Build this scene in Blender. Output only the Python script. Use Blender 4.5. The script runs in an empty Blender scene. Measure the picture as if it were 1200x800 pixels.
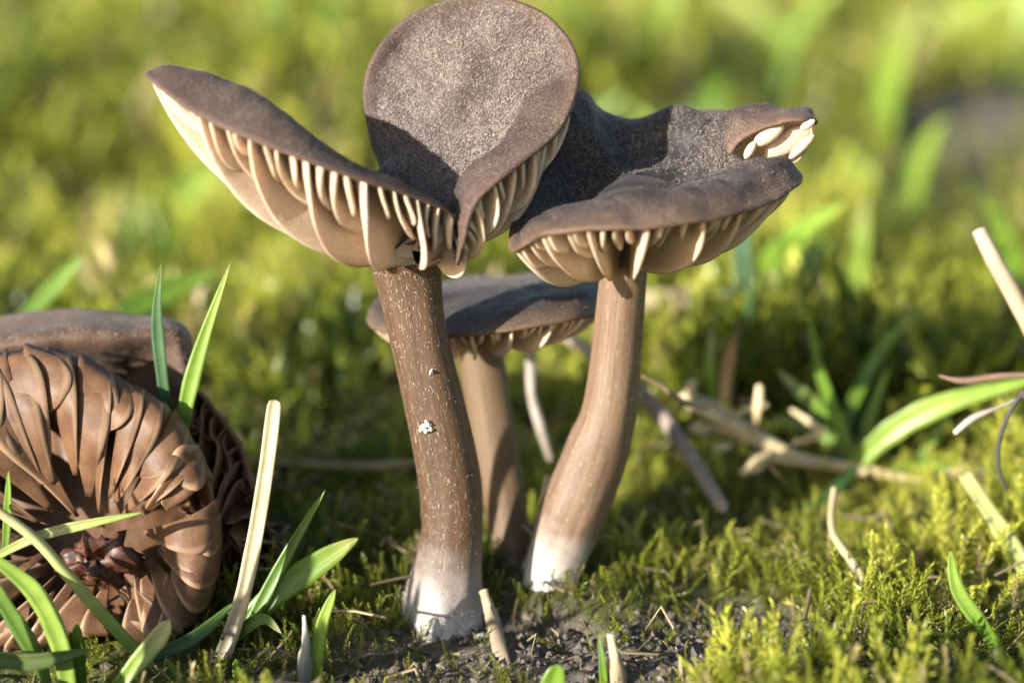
import bpy, math, random
import numpy as np
from mathutils import Vector
R_ = math.radians
rng = np.random.default_rng(7)
random.seed(7)
scene = bpy.context.scene
COL = scene.collection
# one Blender unit = one centimetre
scene.unit_settings.scale_length = 0.01

# ------------------------------------------------------------------ camera, sky, sun, exposure
PITCH = R_(14.0)
CAM = np.array([0.0, -13.6, 5.41])
LENS = 70.0
F_PX = 1200 * LENS / 36.0
cd = bpy.data.cameras.new('camera')
cam = bpy.data.objects.new('camera', cd); COL.objects.link(cam)
cam.location = CAM; cam.rotation_euler = (math.pi/2 - PITCH, 0, 0)
cd.lens = LENS; cd.sensor_width = 36; cd.clip_start = 0.1; cd.clip_end = 8000
cd.dof.use_dof = True; cd.dof.focus_distance = 13.72; cd.dof.aperture_fstop = 0.07/0.40
scene.camera = cam

SUN_EL, SUN_AZ = 16.0, 227.0         # azimuth: compass angle the light comes FROM, 0 = +y, clockwise; 225 = behind camera, left side
world = bpy.data.worlds.new('World'); scene.world = world; world.use_nodes = True
wn = world.node_tree.nodes; wl = world.node_tree.links
bg = wn['Background']; sky = wn.new('ShaderNodeTexSky'); sky.sky_type = 'NISHITA'
sky.sun_disc = False; sky.sun_elevation = R_(SUN_EL); sky.sun_rotation = R_(SUN_AZ)
wl.new(sky.outputs['Color'], bg.inputs['Color']); bg.inputs['Strength'].default_value = 0.085
sd = bpy.data.lights.new('sun', 'SUN'); sun = bpy.data.objects.new('sun', sd); COL.objects.link(sun)
sd.energy = 5.0; sd.angle = R_(0.6); sd.color = (1.0, 0.945, 0.86)
sdir = Vector((math.sin(R_(SUN_AZ))*math.cos(R_(SUN_EL)), math.cos(R_(SUN_AZ))*math.cos(R_(SUN_EL)), math.sin(R_(SUN_EL))))
sun.rotation_euler = sdir.to_track_quat('Z', 'Y').to_euler()
vs = scene.view_settings
vs.view_transform = 'Standard'; vs.look = 'None'; vs.gamma = 1.0; vs.exposure = 1.42
vs.use_curve_mapping = False

# ------------------------------------------------------------------ helpers
UPV = np.array([0, math.sin(PITCH), math.cos(PITCH)]); FWD = np.array([0, math.cos(PITCH), -math.sin(PITCH)])
def P(px, py, y):
    """a place in the scene: where it shows in the photograph and how far back (cm, y axis) it stands"""
    d = np.array([(px-600)/F_PX, 0, 0]) + UPV*((400-py)/F_PX) + FWD
    return CAM + d*((y-CAM[1])/d[1])
def px2cm(p):
    return float((np.asarray(p)-CAM) @ FWD)/F_PX

def _hash(ix, iy, iz, seed):
    n = (ix*374761393 + iy*668265263 + iz*2147483647 + seed*1274126177) & 0xffffffff
    n = ((n ^ (n >> 13)) * 1274126177) & 0xffffffff
    return ((n ^ (n >> 16)) & 0xffff)/65535.0
def vnoise(p, scale=1.0, seed=0):
    p = np.asarray(p, float)*scale
    i = np.floor(p).astype(np.int64); f = p-i; f = f*f*(3-2*f)
    out = 0
    for dx in (0, 1):
        for dy in (0, 1):
            for dz in (0, 1):
                w = (f[..., 0] if dx else 1-f[..., 0])*(f[..., 1] if dy else 1-f[..., 1])*(f[..., 2] if dz else 1-f[..., 2])
                out = out + w*_hash(i[..., 0]+dx, i[..., 1]+dy, i[..., 2]+dz, seed)
    return out*2-1
def fbm(p, scale=1.0, seed=0, oct=3):
    a, o = 1.0, 0
    for k in range(oct):
        o = o + a*vnoise(p, scale*2**k, seed+k*17); a *= .5
    return o

def mesh_data(name, V, F, attrs=None, smooth=True, mats=(), fmat=None):
    """F: int array (n,3) or (n,4)"""
    V = np.asarray(V, np.float32); F = np.asarray(F, np.int32)
    me = bpy.data.meshes.new(name)
    n, k = F.shape
    me.vertices.add(len(V)); me.vertices.foreach_set('co', V.ravel())
    me.loops.add(n*k); me.loops.foreach_set('vertex_index', F.ravel())
    me.polygons.add(n); me.polygons.foreach_set('loop_start', np.arange(0, n*k, k, dtype=np.int32))
    me.update(calc_edges=True)
    me.polygons.foreach_set('use_smooth', np.full(n, smooth))
    for key, val in (attrs or {}).items():
        val = np.asarray(val, np.float32)
        if val.ndim == 1:
            me.attributes.new(key, 'FLOAT', 'POINT').data.foreach_set('value', val)
        else:
            if val.shape[1] == 3: val = np.c_[val, np.ones(len(val), np.float32)]
            me.attributes.new(key, 'FLOAT_COLOR', 'POINT').data.foreach_set('color', val.astype(np.float32).ravel())
    for m in mats: me.materials.append(m)
    if fmat is not None: me.polygons.foreach_set('material_index', np.asarray(fmat, np.int32))
    me.validate()
    return me
def obj(name, me, parent=None, loc=None):
    o = bpy.data.objects.new(name, me); COL.objects.link(o)
    if parent is not None: o.parent = parent
    if loc is not None: o.location = loc
    return o
def tag(o, label=None, cat=None, group=None, kind=None):
    if label: o['label'] = label
    if cat: o['category'] = cat
    if group: o['group'] = group
    if kind: o['kind'] = kind
    return o
def thing(name, loc, label, cat, group=None):
    return tag(obj(name, None, None, Vector(loc)), label, cat, group)
def grid_faces(nu, nv, wrap_u=False, off=0):
    iu = np.arange(nu if wrap_u else nu-1); iv = np.arange(nv-1)
    a, b = np.meshgrid(iu, iv, indexing='ij'); a2 = (a+1) % nu
    return (np.stack([a*nv+b, a2*nv+b, a2*nv+b+1, a*nv+b+1], -1).reshape(-1, 4)+off).astype(np.int32)
def nrm(v):
    return v/(np.linalg.norm(v, axis=-1, keepdims=True)+1e-12)
def catmull(pts, n, closed=False):
    pts = np.asarray(pts, float); m = len(pts)
    u = np.linspace(0, m if closed else m-1, n, endpoint=not closed)
    i = np.floor(u).astype(int)
    if not closed: i = np.minimum(i, m-2)
    f = (u-i)[:, None]
    g = (lambda k: pts[k % m]) if closed else (lambda k: pts[np.clip(k, 0, m-1)])
    a, b, c, d = g(i-1), g(i), g(i+1), g(i+2)
    return .5*(2*b+(c-a)*f+(2*a-5*b+4*c-d)*f**2+(3*b-3*c+d-a)*f**3)

# ------------------------------------------------------------------ materials
def mat(name):
    m = bpy.data.materials.new(name); m.use_nodes = True
    nt = m.node_tree; b = nt.nodes['Principled BSDF']
    return m, nt, b
def nd(nt, kind, **kw):
    n = nt.nodes.new(kind)
    for k, v in kw.items():
        if k in n.inputs: n.inputs[k].default_value = v
        else: setattr(n, k, v)
    return n
def ramp(nt, src, stops):
    r = nt.nodes.new('ShaderNodeValToRGB'); e = r.color_ramp.elements
    while len(e) < len(stops): e.new(.5)
    for s, (p, c) in zip(e, stops): s.position = p; s.color = (*c, 1)
    nt.links.new(src, r.inputs[0]); return r.outputs[0]
def mixc(nt, f, a, b, mode='MIX'):
    m = nt.nodes.new('ShaderNodeMix'); m.data_type = 'RGBA'; m.blend_type = mode
    for k, v in ((0, f), (6, a), (7, b)):
        if hasattr(v, 'is_linked'): nt.links.new(v, m.inputs[k])
        else: m.inputs[k].default_value = v if k == 0 else (*v, 1)
    return m.outputs[2]
def noise(nt, scale, detail=4, rough=.6, coord=None, stretch=None):
    n = nd(nt, 'ShaderNodeTexNoise'); n.inputs['Scale'].default_value = scale
    n.inputs['Detail'].default_value = detail; n.inputs['Roughness'].default_value = rough
    tc = nd(nt, 'ShaderNodeTexCoord'); out = coord or tc.outputs['Object']
    if stretch:
        mp = nd(nt, 'ShaderNodeMapping'); mp.inputs['Scale'].default_value = stretch
        nt.links.new(out, mp.inputs[0]); out = mp.outputs[0]
    nt.links.new(out, n.inputs['Vector']); return n.outputs['Fac']
def attr(nt, name):
    a = nd(nt, 'ShaderNodeAttribute'); a.attribute_name = name; return a
def bump(nt, b, h, strength=.4, dist=.02):
    n = nd(nt, 'ShaderNodeBump'); n.inputs['Strength'].default_value = strength; n.inputs['Distance'].default_value = dist
    nt.links.new(h, n.inputs['Height']); nt.links.new(n.outputs[0], b.inputs['Normal'])

def cap_material(name, centre, mid, rim, dark=.55):
    m, nt, b = mat(name)
    t = attr(nt, 't').outputs['Fac']
    c = ramp(nt, t, [(0.0, centre), (.62, centre), (.86, mid), (1.0, rim)])
    n1 = noise(nt, 3.5, 5)
    c = mixc(nt, .8, c, ramp(nt, n1, [(.3, (dark,)*3), (.7, (1.25, 1.2, 1.15))]), 'MULTIPLY')
    n2 = noise(nt, 70, 3)
    c = mixc(nt, 1., c, ramp(nt, n2, [(.35, (.6, .6, .6)), (.65, (1.35, 1.35, 1.35))]), 'MULTIPLY')
    nt.links.new(c, b.inputs['Base Color'])
    b.inputs['Roughness'].default_value = .62; b.inputs['Specular IOR Level'].default_value = .35
    b.inputs['Sheen Weight'].default_value = .06; b.inputs['Sheen Roughness'].default_value = .5
    b.inputs['Sheen Tint'].default_value = (.9, .8, .75, 1)
    bump(nt, b, n2, .6, .012)
    return m
def fungal_material(name, lo, hi, sss=.25, rough=.55, scale=6, trans=.0, coat=0, streak=None):
    m, nt, b = mat(name)
    n1 = noise(nt, scale, 5, stretch=streak)
    n2 = noise(nt, 60, 3)
    c = ramp(nt, n1, [(.3, lo), (.7, hi)])
    c = mixc(nt, 1., c, ramp(nt, n2, [(.3, (.82, .80, .78)), (.7, (1.12, 1.12, 1.12))]), 'MULTIPLY')
    nt.links.new(c, b.inputs['Base Color'])
    b.inputs['Roughness'].default_value = rough
    b.inputs['Subsurface Weight'].default_value = sss
    b.inputs['Subsurface Radius'].default_value = (1, .55, .3); b.inputs['Subsurface Scale'].default_value = .06
    if coat: b.inputs['Coat Weight'].default_value = coat; b.inputs['Coat Roughness'].default_value = .3
    bump(nt, b, n2, .35, .006)
    if trans:
        tr = nd(nt, 'ShaderNodeBsdfTranslucent'); nt.links.new(c, tr.inputs['Color'])
        mx = nd(nt, 'ShaderNodeMixShader'); mx.inputs[0].default_value = trans
        nt.links.new(b.outputs[0], mx.inputs[1]); nt.links.new(tr.outputs[0], mx.inputs[2])
        nt.links.new(mx.outputs[0], nt.nodes['Material Output'].inputs['Surface'])
    return m
def stem_material(name, lo, hi, white=(.72, .68, .62), speck=.5):
    m, nt, b = mat(name)
    h = attr(nt, 'h').outputs['Fac']; uvc = attr(nt, 'uvc').outputs['Color']
    st = noise(nt, 1.0, 4, .6, coord=uvc, stretch=(26, 26, 2.2))
    st2 = noise(nt, 1.0, 3, .6, coord=uvc, stretch=(75, 75, 30))
    c = ramp(nt, st, [(.3, lo), (.72, hi)])
    c = mixc(nt, ramp(nt, st2, [(.6, (0, 0, 0)), (.68, (speck,)*3)]), c, (.5, .42, .34))
    n3 = noise(nt, 5, 4)
    wh = nd(nt, 'ShaderNodeMath', operation='MULTIPLY_ADD'); nt.links.new(n3, wh.inputs[0]); wh.inputs[1].default_value = .16; nt.links.new(h, wh.inputs[2])
    wf = ramp(nt, wh.outputs[0], [(.14, (1, 1, 1)), (.21, (.65,)*3), (.40, (0, 0, 0))])
    c = mixc(nt, wf, c, white)
    nt.links.new(c, b.inputs['Base Color'])
    b.inputs['Roughness'].default_value = .55; b.inputs['Subsurface Weight'].default_value = .15
    b.inputs['Subsurface Radius'].default_value = (1, .5, .3); b.inputs['Subsurface Scale'].default_value = .05
    bump(nt, b, st2, .5, .008)
    return m
def leafy_material(name, trans=.4, rough=.4, vein=True):
    m, nt, b = mat(name)
    c = attr(nt, 'tint').outputs['Color']
    n1 = noise(nt, 5, 3)
    c = mixc(nt, 1., c, ramp(nt, n1, [(.3, (.78, .8, .72)), (.7, (1.15, 1.12, 1.1))]), 'MULTIPLY')
    if vein:
        uvc = attr(nt, 'uvc').outputs['Color']
        v = noise(nt, 1., 2, .5, coord=uvc, stretch=(16, 1.0, 1.0))
        c = mixc(nt, 1., c, ramp(nt, v, [(.35, (.84, .86, .78)), (.65, (1.1, 1.1, 1.1))]), 'MULTIPLY')
        bump(nt, b, v, .3, .008)
    nt.links.new(c, b.inputs['Base Color']); b.inputs['Roughness'].default_value = rough
    tr = nd(nt, 'ShaderNodeBsdfTranslucent'); nt.links.new(c, tr.inputs['Color'])
    mx = nd(nt, 'ShaderNodeMixShader'); mx.inputs[0].default_value = trans
    nt.links.new(b.outputs[0], mx.inputs[1]); nt.links.new(tr.outputs[0], mx.inputs[2])
    nt.links.new(mx.outputs[0], nt.nodes['Material Output'].inputs['Surface'])
    return m
def plain(name, col, rough=.7):
    m, nt, b = mat(name)
    n = noise(nt, 20, 4)
    c = ramp(nt, n, [(.3, tuple(x*.7 for x in col)), (.7, tuple(min(1, x*1.25) for x in col))])
    nt.links.new(c, b.inputs['Base Color']); b.inputs['Roughness'].default_value = rough
    bump(nt, b, n, .4, .01)
    return m

M = {}
M['capA'] = cap_material('cap_skin_brown', (.056, .037, .031), (.054, .036, .029), (.085, .053, .039))
M['capB'] = cap_material('cap_skin_dark', (.019, .0175, .019), (.034, .026, .023), (.125, .077, .05), .45)
M['capC'] = cap_material('cap_skin_grey', (.019, .018, .019), (.036, .027, .022), (.11, .07, .045))
M['capold'] = cap_material('cap_skin_old', (.07, .04, .025), (.085, .05, .032), (.13, .078, .05))
M['gill'] = fungal_material('gill_cream', (.60, .465, .335), (.74, .615, .475), .3, .55, 4, trans=.22)
M['flesh'] = fungal_material('flesh_tan', (.34, .24, .15), (.46, .34, .23), .25)
M['gillold'] = fungal_material('gill_old_brown', (.125, .064, .034), (.25, .138, .076), .2, .5, 5, trans=.34)
M['gillold'].node_tree.nodes['Principled BSDF'].inputs['Specular IOR Level'].default_value = .35
def page_look(m):
    nt = m.node_tree; b = nt.nodes['Principled BSDF']; c = b.inputs['Base Color'].links[0].from_socket
    e = attr(nt, 'e').outputs['Fac']; u = attr(nt, 'uvc').outputs['Color']
    v = noise(nt, 1., 3, .6, coord=u, stretch=(5, 26, 1))
    c2 = mixc(nt, 1., c, ramp(nt, v, [(.35, (.9, .88, .86)), (.65, (1.08, 1.08, 1.07))]), 'MULTIPLY')
    c2 = mixc(nt, ramp(nt, e, [(.80, (0, 0, 0)), (.93, (.75,)*3)]), c2, (.50, .33, .21))
    for l in list(c.links):
        if l.to_node.type in ('BSDF_PRINCIPLED', 'BSDF_TRANSLUCENT'): nt.links.new(c2, l.to_socket)
    bump(nt, b, v, .22, .006)
page_look(M['gillold'])
M['gilldark'] = fungal_material('gill_old_dark', (.10, .05, .028), (.18, .095, .05), .15, .4, 4, trans=.1, coat=.1)
M['stemA'] = stem_material('stem_brown', (.050, .026, .012), (.108, .061, .033), white=(.50, .46, .44), speck=.45)  # foot white greyed to carry the partial shade it stands in
M['stemB'] = stem_material('stem_tan', (.10, .06, .034), (.20, .13, .082), speck=.35)
M['stemC'] = stem_material('stem_olive', (.095, .058, .028), (.15, .095, .05), white=(.3, .24, .17), speck=.15)
M['white'] = plain('white_fleck', (.8, .8, .78))
M['mycel'] = plain('white_thread', (.62, .59, .56), .8)
M['fibril'] = plain('pale_fibril', (.27, .215, .185), .45)
M['rot'] = fungal_material('rotten_red_brown', (.02, .007, .004), (.10, .03, .014), .1, .5, 14)
M['blade'] = leafy_material('grass_leaf', .35, .38)
M['moss'] = leafy_material('moss_leaf', .42, .36, vein=False)
M['straw'] = leafy_material('dry_straw', .12, .65)

# ------------------------------------------------------------------ ground height
SOIL_C = P(560, 775, -.75)
def soil_mask(x, y):
    """1 where the earth lies bare, the far shadowed hollow included"""
    p = np.stack([x, y, np.zeros_like(x)], -1)
    n = fbm(p, 1.3, 31)*.35
    d1 = np.sqrt(((x-.15)/1.95)**2+((y+1.15)/1.1)**2)+n
    d2 = np.sqrt(((x-1.35)/.85)**2+((y+.35)/.6)**2)+n
    d3 = np.sqrt(((x-9.2)/2.6)**2+((y-20)/3.4)**2)+n*.6  # far hollow: bare earth, its dark tone also standing in for shadow there
    return np.clip((1.05-np.minimum(np.minimum(d1, d2), d3))*4, 0, 1)
def ground_h(x, y):
    p = np.stack([x, y, np.zeros_like(x)], -1)
    far = np.clip((y-3)/14, 0, 1); out = np.clip((np.sqrt(x*x+y*y)-2.0)/3, 0, 1)
    h = fbm(p, .9, 3)*.10 + out*fbm(p, .35, 5)*.28 + far*fbm(p, .12, 9)*1.0
    h = h + np.clip((y-60)/200, 0, 1)*fbm(p, .02, 11)*6
    h = h - .10*soil_mask(x, y)+.10*np.exp(-((x-.35)**2+(y-.5)**2)/.25)
    h = h + np.clip((x-1.5)/4, 0, 1)*.25*np.clip((y+2)/4, 0, 1)
    return h

# ------------------------------------------------------------------ the ground sheet
def build_ground():
    xs = np.sinh(np.linspace(-7.2, 7.2, 281)); ys = np.sinh(np.linspace(-3.6, 7.9, 321))-.3
    X, Y = np.meshgrid(xs, ys, indexing='ij')
    Z = ground_h(X, Y) + .025*fbm(np.stack([X, Y, 0*X], -1), 9, 41)*soil_mask(X, Y)
    V = np.stack([X, Y, Z], -1).reshape(-1, 3)
    m, nt, b = mat('soil_and_moss_litter')
    s = attr(nt, 'soil').outputs['Fac']
    n1 = noise(nt, 9, 6, .7); n2 = noise(nt, 40, 4, .7); n3 = noise(nt, .8, 3)
    soil = ramp(nt, n1, [(.3, (.045, .034, .026)), (.55, (.12, .098, .078)), (.75, (.24, .21, .18))])
    litter = ramp(nt, n3, [(.3, (.045, .055, .012)), (.6, (.09, .10, .02)), (.8, (.12, .09, .035))])
    c = mixc(nt, s, litter, soil)
    c = mixc(nt, 1., c, ramp(nt, n2, [(.3, (.55,)*3), (.7, (1.3,)*3)]), 'MULTIPLY')
    nt.links.new(c, b.inputs['Base Color']); b.inputs['Roughness'].default_value = .85
    bump(nt, b, n1, .9, .08)
    me = mesh_data('ground', V, grid_faces(len(xs), len(ys)), {'soil': soil_mask(X, Y).ravel()}, True, [m])
    tag(obj('ground', me), 'uneven dark mossy ground with a bare patch of grey earth', 'ground', kind='structure')
build_ground()

# ------------------------------------------------------------------ moss: thousands of leafy shoots
def shoot(nleaf, spread, leaflen, leafw, curve, side=0):
    """a moss shoot of unit height; every leaf one folded diamond"""
    out = []; fr = []
    def axis(base, dirv, length, n, ll, lw, bend):
        d = nrm(np.array(dirv, float)); pos = np.array(base, float)
        for k in range(n):
            u = (k+.5)/n
            dd = nrm(d+np.array(bend)*u)
            pos = pos+dd*length/n
            ang = k*2.4+random.uniform(-.4, .4)
            a = nrm(np.cross(dd, [.3, .9, .2])); bb = np.cross(dd, a)
            o = a*math.cos(ang)+bb*math.sin(ang)
            sp = spread*random.uniform(.7, 1.25)*(1-.45*u)
            ld = nrm(dd*math.cos(sp)+o*math.sin(sp)); w = nrm(np.cross(ld, o+dd*.1))
            L = ll*random.uniform(.75, 1.2)*(1-.35*u)
            W = lw*random.uniform(.8, 1.2)*(1-.3*u)
            up = nrm(np.cross(w, ld))
            out.append([pos, pos+ld*L*.42+w*W-up*L*.06, pos+ld*L-up*L*.18*random.uniform(-.5, 1.2), pos+ld*L*.42-w*W-up*L*.06])
            fr.append(u)
        return
    axis((0, 0, 0), (0, 0, 1), 1, nleaf, leaflen, leafw, curve)
    for s in range(side):
        u = .25+.6*s/side; sg = 1 if s % 2 else -1
        axis((curve[0]*u*u*.5, curve[1]*u*u*.5, u*.95), (sg*.9, random.uniform(-.3, .3), .75), .38*(1.1-u), max(5, nleaf//4), leaflen*.7, leafw*.7, (0, 0, .3))
    return np.array(out).reshape(-1, 3), np.repeat(np.array(fr), 4)
NEAR = [shoot(40, 1.0, .22, .028, (.3, .1, 0)), shoot(44, .8, .19, .026, (-.4, .2, 0)), shoot(36, 1.15, .24, .028, (.1, -.5, 0)),
        shoot(30, .7, .15, .024, (.6, .0, -.2), 9), shoot(28, .75, .15, .024, (-.5, -.3, -.1), 9), shoot(46, .95, .18, .026, (.15, .35, 0)),
        shoot(32, .6, .12, .022, (.9, .2, -.4), 11)]
FAR = [shoot(12, .9, .36, .075, (.3, .1, 0)), shoot(11, .7, .40, .06, (-.4, .2, 0)), shoot(12, 1.1, .36, .07, (.1, -.4, 0)), shoot(9, .45, .6, .05, (.2, .2, 0))]
DARK, GREEN, YELL, STRAW = (np.array(c) for c in ((.05, .075, .011), (.21, .24, .026), (.49, .50, .08), (.5, .40, .2)))
def moss_tint(x, y, n):
    p = np.stack([x, y, 0*x], -1)
    a = np.clip(.55+.16*np.clip((y-4)/25, 0, 1)+.55*fbm(p, .5, 61)+.35*fbm(p, .09, 67)+rng.normal(0, .16, n), 0, 1)[:, None]
    c = np.where(a < .5, DARK+(GREEN-DARK)*a*2, GREEN+(YELL-GREEN)*(a*2-1))
    s = (rng.random(n) < .045+.10*np.clip(fbm(p, .4, 71), 0, 1))[:, None]
    return np.where(s, STRAW*rng.uniform(.6, 1.1, (n, 1)), c)
def moss_field(name, label, protos, pts, hgt, tilt, tint):
    n = len(pts); which = rng.integers(0, len(protos), n); Vs, Ts = [], []
    for k, (pv, pf) in enumerate(protos):
        idx = np.where(which == k)[0]
        if not len(idx): continue
        a = rng.uniform(0, 2*np.pi, len(idx)); ti = tilt*np.abs(rng.normal(0, 1, len(idx))); ta = rng.uniform(0, 2*np.pi, len(idx))
        ca, sa = np.cos(a)[:, None], np.sin(a)[:, None]
        x, y, z = pv[:, 0], pv[:, 1], pv[:, 2]
        q = np.stack([ca*x-sa*y, sa*x+ca*y, np.broadcast_to(z, (len(idx), len(z)))], -1)
        ax = np.stack([np.cos(ta), np.sin(ta), 0*ta], -1)[:, None, :]; c, s = np.cos(ti)[:, None, None], np.sin(ti)[:, None, None]
        q = q*c+np.cross(np.broadcast_to(ax, q.shape), q)*s+ax*np.sum(ax*q, -1, keepdims=True)*(1-c)
        Vs.append((q*hgt[idx][:, None, None]+pts[idx][:, None, :]).reshape(-1, 3))
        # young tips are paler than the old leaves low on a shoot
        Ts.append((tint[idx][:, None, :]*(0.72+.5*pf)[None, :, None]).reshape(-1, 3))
    V = np.concatenate(Vs); T = np.clip(np.concatenate(Ts), 0, .9)
    me = mesh_data(name, V, np.arange(len(V), dtype=np.int32).reshape(-1, 4), {'tint': T}, False, [M['moss']])
    return tag(obj(name, me), label, 'moss', kind='stuff')
KEEP = []          # places (x, y, r) kept clear of moss: stems and things lying on the ground
def scatter(n, x0, x1, y0, y1, near):
    x = rng.uniform(x0, x1, n); y = rng.uniform(y0, y1, n)
    if not near: x = x*(13.6+y)/30.
    sm = soil_mask(x, y)
    ok = rng.random(n) > sm*.93
    dens = .5+.5*fbm(np.stack([x, y, 0*x], -1), .8, 81)
    ok &= rng.random(n) < .22+.85*dens
    for (kx, ky, r) in KEEP: ok &= (x-kx)**2+(y-ky)**2 > r*r
    x, y = x[ok], y[ok]
    return np.stack([x, y, ground_h(x, y)-.03], -1)
KEEP += [(-.48, 0, .27), (.05, .5, .18), (.28, .38, .25), (-2.9, .1, .5), (-2.3, .2, .3), (-3.5, .0, .6)]
p = scatter(9000, -4.6, 4.8, -3.0, 3.2, True)
sm = soil_mask(p[:, 0], p[:, 1])
h = rng.uniform(.28, .70, len(p))*(1-.45*sm)*(.8+.5*np.clip(fbm(p*[1, 1, 0], .6, 91), -.6, 1))
h *= np.where((p[:, 0]-2.6)**2+(p[:, 1]-2.3)**2 < 2.2, .55, 1)
h *= np.where((p[:, 0] < -1.) & (p[:, 1] < -.2), .42, 1)
h *= np.where((np.abs(p[:, 0]) < 1.1) & (p[:, 1] < .5), .62, 1)
moss_field('moss', 'bright yellow-green feathery moss growing round the mushroom stems', NEAR, p, h, .6, moss_tint(p[:, 0], p[:, 1], len(p)))
x = rng.uniform(-2.6, 2.6, 1500); y = rng.uniform(-2.6, .9, 1500); k = (fbm(np.stack([x, y, 0*x], -1), 1.6, 131) > .05) & (soil_mask(x, y) > .2)
for (kx, ky, r) in KEEP[:3]: k &= (x-kx)**2+(y-ky)**2 > r*r*.8
p = np.stack([x[k], y[k], ground_h(x[k], y[k])-.03], -1)
moss_field('moss', 'low olive moss creeping over the bare earth below the stems', NEAR, p, rng.uniform(.12, .26, len(p)), .8, moss_tint(p[:, 0], p[:, 1], len(p))*.6)
x = rng.uniform(-2.2, 2.8, 3600); y = rng.uniform(-.7, 2.8, 3600); k = rng.random(3600) > soil_mask(x, y)*.9
for (kx, ky, r) in KEEP: k &= (x-kx)**2+(y-ky)**2 > r*r*.8
p = np.stack([x[k], y[k], ground_h(x[k], y[k])-.03], -1)
moss_field('moss', 'short green moss carpet round the feet of the mushrooms', NEAR, p, rng.uniform(.12, .30, len(p)), .7, moss_tint(p[:, 0], p[:, 1], len(p))*.85)
p = scatter(9000, -7.5, 8, 3.2, 13, True)
h = rng.uniform(.45, 1.25, len(p))*(.8+.5*np.clip(fbm(p*[1, 1, 0], .5, 92), -.6, 1))
moss_field('moss', 'soft out-of-focus yellow-green moss behind the mushrooms', NEAR[:4]+FAR, p, h, .4, moss_tint(p[:, 0], p[:, 1], len(p)))
p = scatter(26000, -16, 16, 13, 95, False)
h = rng.uniform(.7, 1.7, len(p))*(.8+.5*np.clip(fbm(p*[1, 1, 0], .2, 93), -.6, 1))*(1+np.clip(p[:, 1]-30, 0, 60)/50)
moss_field('moss', 'far blurred carpet of pale green moss and short grass', FAR, p, h, .35, moss_tint(p[:, 0], p[:, 1], len(p)))

# ------------------------------------------------------------------ mushrooms
def radial(C, S, Rm, t, sag, up):
    """curve from the centre over the shoulder to the rim"""
    mid = C+(S-C)*.5+up*sag
    k = np.array([0, .45, .85, 1.0]); pts = [np.broadcast_to(C, S.shape), mid, S, Rm]
    d = [(pts[1]-pts[0])/.45]
    for i in (1, 2):
        a = (pts[i]-pts[i-1])/(k[i]-k[i-1]); b = (pts[i+1]-pts[i])/(k[i+1]-k[i]); w = (k[i+1]-k[i])/(k[i+1]-k[i-1])
        d.append(a*w+b*(1-w))
    d.append((pts[3]-pts[2])/.15)
    i = np.clip(np.searchsorted(k, t, 'right')-1, 0, 2)
    out = np.zeros((len(S), len(t), 3))
    for j, (tt, ii) in enumerate(zip(t, i)):
        h = k[ii+1]-k[ii]; u = (tt-k[ii])/h
        out[:, j] = (2*u**3-3*u**2+1)*pts[ii]+(u**3-2*u**2+u)*h*d[ii]+(-2*u**3+3*u**2)*pts[ii+1]+(u**3-u**2)*h*d[ii+1]
    return out
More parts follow.
